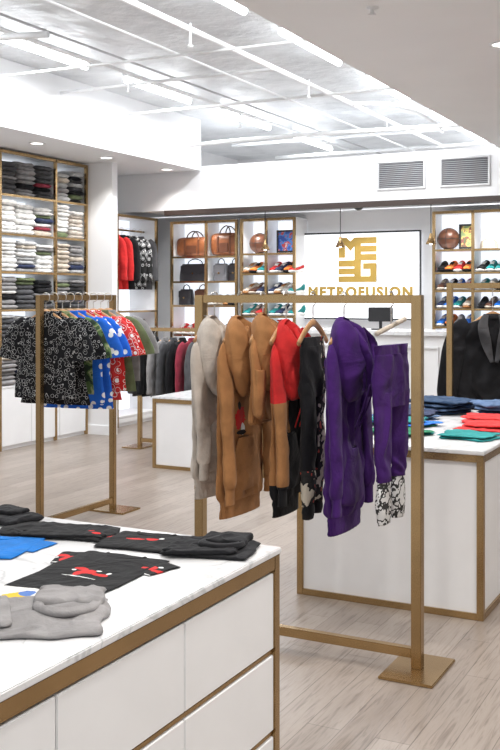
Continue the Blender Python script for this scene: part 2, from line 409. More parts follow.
d=root('cash_desk',(-4.7,9.0,0),0,'white panelled sales counter with moulded frames','counter')
box('desk_body',(0,.02,0),(2.08,.6,1.12),LAM,d); box('desk_top',(-.03,-.02,1.12),(2.11,.63,1.16),MARBLE,d)
for i in range(4):
    x0=.06+i*.51
    for a,b in (((x0,0,1.0),(x0+.43,.02,1.02)),((x0,0,.15),(x0+.43,.02,.17)),((x0,0,.17),(x0+.02,.02,1.0)),((x0+.41,0,.17),(x0+.43,.02,1.0))):
        box('moulding',a,b,WHITE,d,.003)
m=root('computer_monitor',(-3.35,9.3,1.16),.3,'black sales terminal screen on the counter','monitor')
box('stand',(-.09,-.06,0),(.09,.06,.012),BLACKP,m); box('neck',(-.015,-.01,.012),(.015,.012,.12),BLACKP,m); box('screen',(-.12,-.015,.08),(.12,.01,.22),BLACKP,m,.006)

# ------------------------------------------------------------ racks
def rack(x,y,rot,L,H,label,t=.038,back=0):
    r=root('clothing_rack',(x,y,0),rot,label,'clothing rack')
    h=t/2
    for a in (0,L):
        box('post',(a-h,-h,.012),(a+h,h,H),GOLD,r,.002)
        box('foot',(a-.11,-.16,0),(a+.11,.16+back,.012),GOLD,r,.003)
        if back: box('arm',(a-h,h,H-.034),(a+h,back,H),GOLD,r,.002)
    if back: box('front_bar',(h,-h*.8,H-.034),(L-h,h*.8,H),GOLD,r,.002)
    box('top_bar',(h,back-h*.8,H-.034),(L-h,back+h*.8,H),GOLD,r,.002)
    if not back: box('bottom_bar',(h,-h*.8,.05),(L-h,h*.8,.088),GOLD,r,.002)
    return r
rack(-2.235,3.86,0,1.0,1.5,'square bronze tube clothing rack with hoodies and joggers',.042)
rack(-4.05,4.98,pi/2,.79,1.5,'square bronze clothing rack with printed shirts')
rack(-1.88,6.58,0,.95,1.58,'bronze clothing rack with black jackets behind the island',.038,.36)
rack(-5.5,8.3,0,.8,1.18,'low bronze clothing rack with dark clothes')

def hanger_parts(w=.2):
    body=tube([(-w,0,-.085,.012,.007),(-w*.6,0,-.04,.014,.008),(-.03,0,-.008,.014,.009),(0,0,0,.016,.010),(.03,0,-.008,.014,.009),(w*.6,0,-.04,.014,.008),(w,0,-.085,.012,.007)],10,24)
    hook=wire([(0,0,0),(0,0,.028)]+[(.0285*math.sin(a),0,.06-.03*math.cos(a)) for a in [.25,.8,1.4,2.0,2.6,3.14,3.7,4.2]],.003,6,30)
    return mesh('hanger_body',body,WOOD),mesh('hanger_hook',hook,STEEL)
HB,HH=hanger_parts(.15)
HB2,HH2=hanger_parts(.15)
def hanger(x,y,zbar,rot,small=False,group='wooden hangers',drop=0):
    r=root('clothes_hanger',(x,y,zbar-.06-drop),rot,'light wooden clothes hanger with a steel hook','hanger',group)
    put('hanger_arm',HB2 if small else HB,r)
    put('hook',HH2 if small else HH,r,(0,0,drop))
    if drop: put('stem',mesh('stem',wire([(0,0,0),(0,0,drop*.5),(0,0,drop+.005)],.003,6,4),STEEL),r)
    return r

def hoodie_meshes(key,mat,L=.70,W=.19,D=.05,sl=.62,seed=1,hood=True,matfn=None,mats=None,trim=None,wr=.015,hi=True,front=.045,hoodk=1.,sr=1.,out=0.,fr=1.):
    """limp garment; sleeves fall in front of / beside the body"""
    trim=trim or (mats[0] if mats else mat); M=mats or mat; HM=(mats[0] if mats else trim)
    rnd=random.Random(seed); lean=rnd.uniform(-.012,.012)
    N,MM=(130,120) if hi else (36,26)
    n2,m2=(64,90) if hi else (20,20)
    parts=[]
    body=tube([(0,0,.0,.04,.025),(0,0,-.02,.08,.03),(0,0,-.055,W*.66,D*.6),(0,0,-.11,W*.95,D*.65),(lean*.3,0,-.22,W*.97,D*.65),(lean*.6,0,-.40,W*.95,D*.68),(lean,0,-L+.09,W*.97,D*.85),(lean,0,-L+.03,W*.96,D*.9),(lean,0,-L,W*.86,D*.75)],N,MM,.06,seed,matfn=matfn,wr=wr,freq=fr,boxy=.35,slump=.75)
    parts.append(('body',mesh(key+'_body',body,M)))
    for s in (-1,1):
        x=s*W; o=rnd.uniform(-.008,.008)+s*out; sl_=sl+rnd.uniform(-.03,.03); fy=-front if s<0 else -front*.8
        p=tube([(x*.62,0,-.065,.035*sr,.020),(x*.80+o*.3,fy*.3,-.10,.045*sr,.024),(x*.90+o,fy*.7,-.20,.050*sr,.024),(x*.92+o*2,fy,-.36,.047*sr,.022),(x*.90+o*3,fy*1.1,-sl_+.12,.043*sr,.023),(x*.90+o*3,fy*1.1,-sl_+.03,.040*sr,.025),(x*.90+o*3,fy*1.1,-sl_,.030*sr,.020)],n2,m2,.06,seed+s+5,matfn=matfn,wr=wr*.55,freq=fr,slump=.5)
        parts.append(('sleeve',mesh(key+'_sleeve',p,M)))
        xe=x*.90+o*3; ye=fy*1.1
        q=tube([(xe,ye,-sl_+.01,.029*sr,.019),(xe,ye,-sl_-.03,.029*sr,.019),(xe,ye,-sl_-.07,.029*sr,.019)],40,10,.16,seed,k=(12,12,12))
        parts.append(('cuff',mesh(key+'_cuff',q,trim)))
    hm=tube([(lean,0,-L+.012,W*.86,D*.72),(lean,0,-L-.02,W*.85,D*.66),(lean,0,-L-.07,W*.85,D*.64)],90,10,.18,seed,k=(24,30,20))
    parts.append(('hem',mesh(key+'_hem',hm,trim)))
    if hood:
        hk=hoodk
        bag=tube([(-.005,.005,.035,.03*hk,.022),(-.02,-.01,.015,.085*hk,.055),(-.03,-.035,-.03,.125*hk,.072),(-.03,-.055,-.10,.138*hk,.074),(-.02,-.062,-.17,.130*hk,.062),(-.01,-.060,-.225,.10*hk,.044),(.0,-.048,-.26,.05*hk,.022)],100,80,.12,seed+3,wr=.014,freq=1.15,slump=.8)
        # central cleft where the two hood halves meet
        bv=[]
        for (a,b_,c_) in bag[0]:
            if b_<-.035:
                k_=math.exp(-((a+.015+(c_+.1)*.2)/.022)**2)*max(0,min(1,(c_+.25)/.1))
                b_+=.065*k_
            bv.append((a,b_,c_))
        bag=(bv,bag[1],bag[2])
        r1=tube([(-.05*hk,-.07,.015,.012,.012),(-.07*hk,-.12,-.04,.018,.017),(-.045,-.138,-.11,.020,.018),(-.012,-.134,-.19,.019,.016),(.03,-.112,-.25,.014,.011)],24,50,.15,seed+4,base=(0,.3,1),wr=.003)
        r2=tube([(.04*hk,-.07,.015,.012,.012),(.05*hk,-.12,-.04,.018,.017),(.018,-.138,-.11,.019,.017),(-.012,-.134,-.175,.016,.014)],24,50,.15,seed+6,base=(0,.3,1),wr=.003)
        parts.append(('hood',mesh(key+'_hood',join(bag,r1,r2),HM)))
        for s in (-1,1):
            parts.append(('drawstring',mesh(key+'_string',wire([(s*.02-.01,-.14,-.20),(s*.028,-.115,-.27),(s*.022,-.065,-.38)],.004,6),HM)))
        if hi and L>.5:
            pk=tube([(lean,-D*.6,-L+.25,W*.3,.018),(lean,-D*.65,-L+.24,W*.36,.022),(lean,-D*.7,-L+.14,W*.6,.024),(lean,-D*.7,-L+.06,W*.63,.024),(lean,-D*.65,-L+.045,W*.55,.020)],50,34,.06,seed+8,wr=.005)
            parts.append(('pocket',mesh(key+'_pocket',pk,M[-1] if mats else HM)))
    else:
        parts.append(('collar',mesh(key+'_collar',tube([(0,0,.015,.05,.03),(0,0,0,.06,.038),(0,0,-.02,.07,.04)],24,6),trim)))
    return parts
def place(name,parts,loc,rot,scale,label,cat,group=None):
    r=root(name,loc,rot,label,cat,group); r.scale=(scale,)*3 if isinstance(scale,(int,float)) else scale
    for n,me in parts: put(n,me,r)
    return r
def pants_meshes(key,mats,L=.7,W=.12,seed=1,matfn=None,cuff=None,D=.026,wr=.009,cl=.05,gap=.54):
    P=[]
    up=tube([(0,0,0,W,.014),(0,0,-.035,W*.94,.016),(0,0,-.045,W*.97,.020),(0,0,-.12,W*1.0,D),(0,0,-.20,W*1.0,D*1.1),(0,0,-.25,W*.9,D)],90,50,.10,seed,matfn=matfn,wr=wr,freq=1.2,slump=.6)
    P.append(('waist',mesh(key+'_waist',up,mats)))
    for s in (-1,1):
        x=s*W*gap; f=s*.008
        lg=tube([(x*.95,0,-.19,W*.47,D),(x,f,-.3,W*.45,D*1.0),(x,f,-.42,W*.42,D),(x*.95,f,-L+.06,W*.38,D*.9),(x*.93,f,-L,W*.28,D*.7)],64,80,.10,seed+s+3,matfn=matfn,wr=wr,freq=1.2,slump=.6)
        P.append(('trouser_leg',mesh(key+'_leg',lg,mats)))
        cf=tube([(x*.93,f,-L+.01,W*.27,D*.66),(x*.93,f,-L-cl*.5,W*.36,D*.8),(x*.9,f,-L-cl,W*.26,D*.66)],30,16,.2,seed,k=(5,8,12),wr=.004)
        P.append(('cuff',mesh(key+'_cuff',cf,cuff or mats)))
    return P

RY=3.86; ZB=1.484; R90=pi/2
def hung(x,rot): hanger(x,RY,ZB,rot,False,'hangers on the nearest rack',.04)
ZN=ZB-.14
G1='clothes on the nearest rack'
hung(-2.165,R90-.1)
place('hoodie',hoodie_meshes('cream',C_CREAM,.64,.18,.045,.58,2,True,hoodk=.95),(-2.165,RY,ZN),R90-.08,(1,.85,1.02),'cream fleece hooded jacket hanging on the rack','hoodie',G1)
hung(-2.035,R90)
place('hoodie',hoodie_meshes('tan',C_BROWNP,.70,.19,.045,.62,5,True,trim=C_BROWN),(-2.035,RY,ZN),R90-.05,(1,.85,1.03),'tan hoodie with red graphic print hanging on the rack','hoodie',G1)
hung(-1.925,R90+.1)
place('hoodie',hoodie_meshes('tanv',C_BROWN,.34,.15,.04,.32,9,True,hoodk=.85),(-1.925,RY,ZN+.02),R90+.1,(1,.8,1),'short tan hooded top hanging on the rack','hoodie',G1)
hung(-1.815,R90)
def cb(c):
    if c.z>-.27: return 0
    if c.x<.01 and c.z>-.60: return 1
    return 2
place('jacket',hoodie_meshes('block',None,.66,.14,.04,.60,12,True,matfn=cb,mats=[C_RED,C_BROWN,C_BLACK],trim=C_BLACK,hoodk=.72),(-1.815,RY,ZN-.005),R90,(1,.8,1.05),'colour block hooded jacket in red, tan and black','jacket',G1)
hung(-1.69,R90)
place('joggers',pants_meshes('flor',[C_BLACK,C_FLOR],.70,.12,15,lambda c:1 if (c.x>0.03 or c.z<-.55) else 0),(-1.69,RY,ZN-.02),R90,1,'black joggers with floral side panel on the rack','trousers',G1)
hung(-1.55,R90)
place('hoodie',hoodie_meshes('purple',C_PURPLE,.72,.19,.05,.66,22,True,wr=.017,hoodk=1.0),(-1.55,RY,ZN),R90,(1,.9,1.03),'deep purple hoodie hanging on the rack','hoodie',G1)
th=root('trouser_hanger',(-1.345,RY,ZB-.06),R90,'pale straight bar trouser hanger with steel hook','hanger')
put('hook',HH,th); put('stem',mesh('stem',wire([(0,0,0),(0,0,-.025),(0,0,-.05)],.003,6,4),STEEL),th)
put('clamp_bar',mesh('cbm',wire([(-.17,0,-.075),(0,0,-.05),(.17,0,-.025)],.010,10),C_BEIGE),th)
place('joggers',pants_meshes('purp',[C_PURPLE],.54,.155,25,cuff=[C_WBP],D=.026,wr=.010,cl=.17,gap=.56),(-1.345,RY,ZN-.045),R90-.12,1,'deep purple gathered joggers with patterned cuffs on the rack','trousers',G1)

def shirt_meshes(key,mat,L=.52,W=.2,seed=1,long=False,D=.024):
    P=[('body',mesh(key+'_b',tube([(0,0,0,.05,.016),(0,0,-.015,.08,.02),(0,0,-.05,W*.80,D),(0,0,-.1,W,D),(0,0,-.22,W,D),(0,0,-L*.75,W*1.04,D),(0,0,-L,W*1.1,D)],64,44,.2,seed,wr=.009),mat))]
    for s in (-1,1):
        if long: pth=[(s*W*.72,0,-.05,.05,D),(s*W*1.05,0,-.12,.06,D),(s*W*1.2,0,-.3,.055,D),(s*W*1.25,0,-.52,.045,D)]
        else: pth=[(s*W*.7,0,-.06,.05,D),(s*W*1.0,0,-.11,.075,D),(s*W*1.30,0,-.23,.08,D),(s*W*1.35,0,-.28,.08,D)]
        P.append(('sleeve',mesh(key+'_s',tube(pth,30,24,.2,seed+s,wr=.006),mat)))
    P.append(('collar',mesh(key+'_c',tube([(0,0,.018,.052,.02),(0,0,0,.06,.024),(0,0,-.02,.07,.026)],20,5),mat)))
    return P
seq=[(C_BAND,'black and white paisley print shirt'),(C_BAND,'black and white paisley print shirt'),(C_CAMO,'green camouflage shirt'),(C_STAR,'blue shirt with white dots'),(C_STAR,'blue shirt with white dots'),(C_DOTS,'red shirt with white dots'),(C_REDB,'red bandana print shirt'),(C_OLIVE,'plain olive shirt'),(C_GREY,'grey marl shirt')]
for i,(mt,lb) in enumerate(seq):
    y=5.04+i*.084; rr=.05+.04*i+[.0,.03,-.03,.02,.04,-.03,.04,.0,.03][i]
    hanger(-4.05,y,ZB,rr,True,'hangers on the shirt rack',.03)
    place('shirt',shirt_meshes('ls%d'%i,mt,[.52,.56,.50,.57,.61,.56,.51,.52,.46][i],[.205,.21,.20,.215,.21,.22,.20,.21,.2][i],40+i),(-4.05,y,ZN+.035),rr,1.03,lb+' hanging on bronze rack','shirt','shirts on the bronze rack')

hanger(-1.68,6.94,1.562,.42,True,'hangers on the jacket rack',.13)
def jacket_meshes():
    P=hoodie_meshes('bj',C_JACK,.62,.26,.045,.60,61,False,hi=True,sr=1.6,out=.028,front=.02,wr=.02)
    for s in (-1,1):
        P.append(('lapel',mesh('bj_lapel',tube([(s*.05,-.03,.01,.018,.006),(s*.075,-.05,-.07,.035,.007),(s*.055,-.055,-.18,.035,.007),(s*.015,-.055,-.32,.012,.005)],16,24,base=(0,1,0)),C_DGREY)))
    return P
place('jacket',jacket_meshes(),(-1.68,6.94,1.355),.42,(1,1,1),'broad black jacket draped on a hanger behind the island','jacket','jackets on the far rack')
hanger(-1.25,6.94,1.562,.9,True,'hangers on the jacket rack',.13)
place('jacket',hoodie_meshes('bj2',C_DGREY,.60,.20,.04,.56,63,False,hi=True,sr=1.2,wr=.014),(-1.25,6.94,1.355),.9,1,'charcoal jacket hanging beside the black one','jacket','jackets on the far rack')
for i,(mt,lb) in enumerate([(C_DGREY,'charcoal'),(C_BLACK,'black'),(C_GREY,'grey'),(C_DGREY,'charcoal'),(C_BLACK,'black'),(C_BURG,'burgundy'),(C_DGREY,'charcoal')]):
    x=-5.43+i*.105
    hanger(x,8.3,1.164,R90,True,'hangers on the low rack',.03)
    place('shirt',shirt_meshes('lr%d'%i,mt,.55,.2,80+i,True),(x,8.3,1.07),R90,1,lb+' long sleeved top on the low rack','shirt','tops on the low rack')

# ------------------------------------------------------------ shelving
def unit(loc,rot,W,D,H,levels,divs,base,label,rod=None):
    r=root('shelving_unit',loc,rot,label,'shelving unit')
    p=.03
    xs=[0]+divs+[W]
    for i,x in enumerate(xs):
        x0=min(max(x-p/2,0),W-p)
        box('post',(x0,0,0),(x0+p,p,H),GOLD,r,.002)
        if 0<i<len(xs)-1: box('divider',(x0+.006,p,base),(x0+p-.006,D,H),LAM,r,.001)
    box('side_panel',(0,p,0),(.012,D,H),LAM,r,.001); box('side_panel',(W-.012,p,0),(W,D,H),LAM,r,.001)
    box('top_rail',(p,0,H-.03),(W-p,p,H),GOLD,r,.002)
    box('top_panel',(.012,p,H-.02),(W-.012,D,H),LAM,r,.001)
    box('back_panel',(.012,D-.015,base),(W-.012,D-.003,H-.02),BACKP,r,.0)
    for z in levels:
        for a,b in zip(xs[:-1],xs[1:]):
            box('shelf',(a+p*.55 if a else .03,.012,z-.018),(b-p*.55 if b<W else W-.03,D-.015,z),LAM,r,.001)
            box('shelf_edge',(a+p*.55 if a else .03,0,z-.022),(b-p*.55 if b<W else W-.03,.012,z),GOLD,r,.001)
    if base:
        box('cabinet',(.012,.03,.0),(W-.012,D-.003,base-.02),LAM,r,.001)
        box('cabinet_top',(.012,.0+.005,base-.02),(W-.012,D-.003,base),LAM,r,.001)
        n=max(1,round(W/.45)); cw=(W-2*p)/n
        for i in range(n): box('door',(p+i*cw+.003,.008,.04),(p+(i+1)*cw-.003,.03,base-.025),LAM,r,.002)
    if rod:
        for z in rod: put('hanging_rod',mesh('rod',wire([(.02,D*.45,z),(W/2,D*.45,z),(W-.02,D*.45,z)],.012,10),GOLD),r)
    M=Matrix.Translation(loc)@Matrix.Rotation(rot,4,'Z')
    return lambda x,y,z: tuple(M@Vector((x,y,z)))
_sl={}
def folded(mt,w,d,h,loc,rot,label,group=None,var=0,amp=0,n=8,edge=.03):
    k=(mt.name,round(w,3),round(d,3),round(h,3),var,n)
    if k not in _sl: _sl[k]=mesh('folded',slab(w,d,h,n,n,var+1,amp,9,edge),mt)
    o=put('folded_shirt',_sl[k],None,loc,(0,0,rot)); return meta(o,label,'folded clothing',group)
cname={}
for k,v in list(globals().items()):
    if k.startswith('C_') and isinstance(v,bpy.types.Material): cname[v.name]=v.name.replace('_',' ').replace(' cloth','').replace(' marl','')
lv=[.98,1.36,1.73,2.1,2.48]
T=unit((-6.5,7.4,0),R90,1.4,.42,2.9,lv,[.86],.62,'tall bronze framed wall shelving filled with folded clothes')
LVL=[.62]+lv
pal={5:[C_DGREY,C_GREY,C_DGREY,C_LGREY,C_BLACK],4:[C_WHITE,C_WHITE,C_WHITE,C_WHITE,C_CREAM],3:[C_WHITE,C_LGREY,C_WHITE,C_BEIGE,C_GREY],2:[C_GREY,C_DGREY,C_BLACK,C_GREY,C_DGREY],1:[C_DGREY,C_BLACK,C_GREY,C_DGREY,C_LGREY],0:[C_GREY,C_BLACK,C_DGREY,C_BEIGE,C_GREY]}
acc=[C_NAVY,C_BURG,C_BEIGE,C_OLIVE,C_BLACK,C_WHITE]
for li,z in enumerate(LVL):
    xsn=[.15,.43,.71,1.005,1.25]
    for si,x in enumerate(xsn):
        w=.28 if si<3 else .245
        base=pal[li][si]; sh=random.uniform(-.006,.006)
        zz=z+.002; top=z+random.uniform(.29,.345)
        while zz<top-.03:
            q=random.random()
            mt=base if q<.62 else (random.choice(pal[li]) if q<.9 else random.choice(acc))
            h=random.choice((.034,.042,.052))
            if zz+h>z+.345: break
            folded(mt,w+random.choice((-.02,-.01,0)),.33,h,T(x+sh+random.uniform(-.006,.006),.185+random.uniform(-.025,.012),zz),R90+random.uniform(-.06,.06),'folded '+cname[mt.name]+' garment in a shelf stack','folded clothes on the wall shelves',random.randint(0,2),.010,12,.07)
            zz+=h+.001
T=unit((-6.5,9.35,0),R90,.85,.42,2.42,[1.32],[],.12,'bronze framed wall bay with hanging hoodies on two rods',rod=[2.26,1.2])
for j,(zr,seqs) in enumerate(((2.26,[(C_RED,'red'),(C_RED,'red'),(C_BLACK,'black'),(C_SNOW,'black and white print'),(C_SNOW,'black and white print'),(C_DGREY,'charcoal')]),(1.2,[(C_RED,'red'),(C_BURG,'burgundy'),(C_GREY,'grey'),(C_RED,'red'),(C_DGREY,'charcoal'),(C_BLACK,'black')]))):
    for i,(mt,lb) in enumerate(seqs):
        x=.1+i*.13; P=T(x,.19,zr)
        hanger(P[0],P[1],zr,0,True,'hangers in the wall bay',.02)
        place('hoodie',shirt_meshes('wb%d%d'%(j,i),mt,.62,.165,120+i+10*j,True,.035),(P[0],P[1],zr-.075),0,1,lb+' hoodie hanging in the wall bay','hoodie','hoodies in the wall bay')

def duffel(loc,rot,mt,w,h,label):
    r=root('duffel_bag',loc,rot,label,'bag'); d=h*.75
    put('bag_body',mesh('bd',tube([(-w/2,0,h/2,h*.36,d*.36),(-w/2+.01,0,h/2,h*.45,d*.45),(-w*.3,0,h/2,h*.49,d*.5),(0,0,h*.5,h*.5,d*.5),(w*.3,0,h/2,h*.49,d*.5),(w/2-.01,0,h/2,h*.45,d*.45),(w/2,0,h/2,h*.36,d*.36)],24,20,.05,3,boxy=.6),mt),r)
    for s in (-1,1):
        put('handle',mesh('hn',wire([(-w*.2,s*d*.4,h*.75),(-w*.16,s*d*.3,h*1.1),(0,s*d*.2,h*1.28),(w*.16,s*d*.3,h*1.1),(w*.2,s*d*.4,h*.75)],.008,8),LEATHERD),r)
    for s in (-.22,.22): box('strap',(s*w-.012,-d*.52,h*.1),(s*w+.012,-d*.48,h*.85),LEATHERD,r,.002)
    box('front_pocket',(-w*.16,-d*.56,h*.15),(w*.16,-d*.48,h*.55),LEATHERD,r,.01)
    return r
def handbag(loc,rot,mt,w,h,label):
    r=root('handbag',loc,rot,label,'bag'); d=.12
    put('bag_body',mesh('hb',tube([(0,0,0,w*.48,d*.45),(0,0,.01,w*.5,d*.5),(0,0,h*.5,w*.49,d*.48),(0,0,h*.9,w*.44,d*.32),(0,0,h,w*.4,d*.2)],28,14,.06,4,boxy=.7),mt),r)
    box('flap',(-w*.4,-d*.56,h*.45),(w*.4,-d*.45,h*.9),mt,r,.01)
    box('buckle',(-.012,-d*.6,h*.4),(.012,-d*.55,h*.5),GOLD,r,.002)
    put('handle',mesh('hh',wire([(-w*.25,0,h*.92),(-w*.2,0,h*1.15),(0,0,h*1.28),(w*.2,0,h*1.15),(w*.25,0,h*.92)],.007,8),mt),r)
_sh={}
def sneaker(loc,rot,ca,cb_,label,group,s=1):
    k=(ca.name,cb_.name)
    if k not in _sh:
        sole=tube([(-.13,0,.012,.03,.014),(-.12,0,.014,.036,.016),(-.05,0,.014,.038,.016),(.03,0,.012,.034,.014),(.09,0,.012,.046,.013),(.13,0,.016,.038,.013),(.145,0,.02,.02,.008)],20,22,base=(0,0,1))
        up=tube([(-.125,0,.05,.028,.035),(-.10,0,.065,.034,.05),(-.06,0,.062,.036,.048),(-.01,0,.052,.036,.036),(.05,0,.042,.04,.024),(.10,0,.036,.04,.018),(.135,0,.03,.026,.01)],20,22,base=(0,0,1))
        tg=tube([(-.05,0,.09,.018,.006),(-.02,0,.095,.02,.008),(.03,0,.07,.018,.006)],12,8,base=(0,0,1))
        _sh[k]=(mesh('sole',sole,cb_),mesh('upper',up,ca),mesh('tongue',tg,cb_))
    r=root('sneaker',loc,rot,label,'shoe',group); r.scale=(s,s,s)
    for n,me in zip(('sole','upper','tongue'),_sh[k]): put(n,me,r)
    return r
def ball(loc,mt,R,label):
    r=root('basketball',loc,0,label,'ball')
    put('ball_skin',mesh('ball',ell((0,0,R),(R,R,R),28,18),mt),r)
    sm=[]
    for ax in range(3):
        pts=[]
        for i in range(33):
            a=2*pi*i/32; c,s=R*1.001*math.cos(a),R*1.001*math.sin(a)
            pts.append([(c,0,R+s),(0,c,R+s),(c,s,R)][ax])
        sm.append(tube([(*p,.0035,.0035) for p in pts],5,64,base=(.3,.5,.8)))
    put('seam',mesh('seam',join(*sm),BLACKP),r)
def frame_pic(loc,rot,w,h,mt,label,fm=BLACKP):
    r=root('framed_picture',loc,rot,label,'picture')
    for a,b in (((-w/2,-.015,0),(w/2,.01,.02)),((-w/2,-.015,h-.02),(w/2,.01,h)),((-w/2,-.015,.02),(-w/2+.02,.01,h-.02)),((w/2-.02,-.015,.02),(w/2,.01,h-.02))): box('frame',a,b,fm,r,.002)
    box('picture',(-w/2+.02,-.002,.02),(w/2-.02,.006,h-.02),mt,r,0)
def cap(loc,rot,mt,label,group=None):
    r=root('baseball_cap',loc,rot,label,'hat',group)
    put('crown',mesh('crown',lathe([(.095,0),(.094,.04),(.08,.08),(.045,.108),(.0001,.115)],24),mt),r)
    put('brim',mesh('brim',tube([(0,-.07,.008,.08,.006),(0,-.12,.006,.075,.005),(0,-.16,.0,.05,.004)],20,8,base=(0,0,1)),mt),r)

lvA=[1.03,1.38,1.665,1.96]
T=unit((-6.36,10.25,0),0,.91,.34,2.38,lvA,[.49],.7,'bronze framed shelving with glowing white backs displaying bags and shoes')
duffel(T(.25,.17,1.96),0,LEATHER,.43,.24,'brown leather duffel bag on a white-backed shelf')
duffel(T(.70,.17,1.96),0,LEATHER,.37,.28,'tall brown leather duffel bag on a white-backed shelf')
handbag(T(.25,.17,1.665),0,LEATHERB,.42,.21,'black leather briefcase bag on a white-backed shelf')
handbag(T(.61,.17,1.665),0,LEATHERG,.19,.21,'small grey bag on a white-backed shelf')
handbag(T(.80,.17,1.665),0,LEATHERB,.18,.21,'small black backpack on a white-backed shelf')
combos=[(C_WHITE,C_WHITE,'white'),(C_BLACK,C_WHITE,'black and white'),(C_RED,C_WHITE,'red and white'),(LEATHERD,C_BEIGE,'brown'),(C_GREY,C_WHITE,'grey'),(C_BLUE,C_WHITE,'blue and white'),(C_NAVY,C_WHITE,'navy'),(C_BEIGE,C_BROWN,'beige'),(C_BLACK,C_BLACK,'all black'),(C_ORANGE,C_BLACK,'orange and black'),(C_TEAL,C_WHITE,'teal')]
def shoes(T,z,xs,group,rot=pi,pick=None,s=.9,y=.15):
    for i,x in enumerate(xs):
        c=pick[i%len(pick)] if pick else random.choice(combos)
        sneaker(T(x,y,z+.001),rot+random.uniform(-.15,.15),c[0],c[1],c[2]+' sneaker on a white-backed display shelf',group,s)
handbag(T(.13,.17,1.381),0,LEATHERB,.19,.19,'small black bag on a white-backed shelf'); handbag(T(.36,.17,1.381),0,LEATHERD,.21,.19,'dark brown handbag on a white-backed shelf')
shoes(T,1.38,[.56,.65,.74,.83],'shoes beside the bags',rot=-R90,s=1.1,pick=[combos[4],combos[3],combos[7],combos[8]])
shoes(T,1.03,[.09,.19,.29,.39,.56,.66,.76,.85],'shoes under the bags',rot=-R90,s=1.1,pick=[combos[2],combos[2],combos[6],combos[1],combos[3],combos[1]])
shoes(T,.70,[.12,.24,.36,.58,.68,.78],'shoes on the lowest shelf',rot=-R90,s=1)
T=unit((-5.41,10.25,0),0,.70,.34,2.38,[1.0,1.26,1.51,1.75,1.98],[.33],.74,'bronze framed backlit shelving displaying sneakers and a basketball')
ball(T(.17,.17,1.981),LEATHERD,.12,'brown basketball on a white-backed shelf')
frame_pic(T(.52,.2,1.99),0,.28,.26,camo('poster_blue',[(.05,.1,.4),(.1,.25,.6),(.6,.1,.1),(.7,.7,.7)],14,False),'black framed blue and red poster on a shelf')
for z in (1.0,1.26,1.51,1.75):
    shoes(T,z,[.075,.16,.245,.40,.49,.58,.66][:7 if z>1.2 else 5],'sneakers on the middle shelving',rot=-R90,s=1.2)
cap(T(.1,.12,.741),0,C_BROWN,'tan cap on the shelf')
T=unit((-3.12,10.25,0),0,1.3,.34,2.38,[.98,1.17,1.36,1.55,1.74,1.98],[.43,.87],.75,'bronze framed backlit shelving displaying rows of sneakers and balls')
ball(T(.13,.17,1.981),LEATHERD,.115,'dark brown basketball on a white-backed shelf')
frame_pic(T(.32,.2,1.99),0,.17,.26,camo('poster_green',[(.3,.4,.2),(.7,.6,.2),(.3,.12,.1),(.1,.2,.1)],14,False),'dark framed green and yellow poster on a shelf')
cap(T(.56,.17,1.981),.3,C_BEIGE,'beige cap on a white-backed shelf')
frame_pic(T(.78,.2,1.99),0,.15,.24,C_NAVY,'dark framed navy print on a shelf')
for z in (.75,.98,1.17,1.36,1.55,1.74):
    shoes(T,z,[.08,.17,.26,.35,.51,.60,.69,.78,.95,1.04,1.13,1.22],'sneakers on the wide shelving',rot=-R90,s=1.1)

# sign screen
sg=root('wall_sign',(-4.06,10.56,1.24),0,'white illuminated wall sign with gold emblem and lettering','sign')
SW=.715; 
box('sign_panel',(-SW,-.04,0),(SW,0.0,.95),emis('sign_white',(.95,.97,1),.9),sg,.001)
for a,b in (((-SW-.012,-.045,.95),(SW+.012,0,.97)),((-SW-.012,-.045,-.015),(SW+.012,0,0)),((-SW-.012,-.045,0),(-SW,0,.95)),((SW,-.045,0),(SW+.012,0,.95))): box('frame',a,b,BLACKP,sg,.002)
SG=simple('sign_gold',(.46,.30,.06),.5)
u=.050; ox,oz=-.225,.405
def prism(poly,k):
    n=len(poly); yf=-.052-.0007*k; V=[(ox+a*u,yf,oz+b*u) for a,b in poly]+[(ox+a*u,-.041,oz+b*u) for a,b in poly]
    return V,[tuple(range(n)),tuple(range(2*n-1,n-1,-1))]+[(i,(i+1)%n,(i+1)%n+n,i+n) for i in range(n)]
def rect(x0,z0,x1,z1): return [(x0,z0),(x1,z0),(x1,z1),(x0,z1)]
em=[rect(0,5.5,1.5,10),[(0,10),(1.9,10),(2.85,9.1),(2.85,7.0),(1.3,8.6)],[(5.1,10),(3.8,10),(2.8,9.1),(2.8,7.0),(4.2,8.6)],
    rect(3.8,0,5.3,10),rect(5.1,8.6,9,10),rect(5.1,6.75,9,8.1),rect(5.1,4.85,9,6.25),
    rect(0,3.5,3.9,4.9),rect(0,1.75,3.9,3.05),rect(0,0,9,1.3),rect(7.6,0,9,4.2),rect(5.9,2.9,9,4.2)]
put('emblem',mesh('emblem',join(*[prism(p,k) for k,p in enumerate(em)]),SG,False),sg)
fc=bpy.data.curves.new('lettering','FONT'); fc.body='METROFUSION'; fc.size=.158; fc.align_x='CENTER'; fc.extrude=.004; fc.offset=.008; fc.space_character=1.22
fo=bpy.data.objects.new('tmp_text',fc); COL.objects.link(fo)
dg=bpy.context.evaluated_depsgraph_get(); tm=bpy.data.meshes.new_from_object(fo.evaluated_get(dg)); bpy.data.objects.remove(fo)
tm.materials.clear(); tm.materials.append(SG)
put('lettering',tm,sg,(.02,-.045,.238),(R90,0,0))

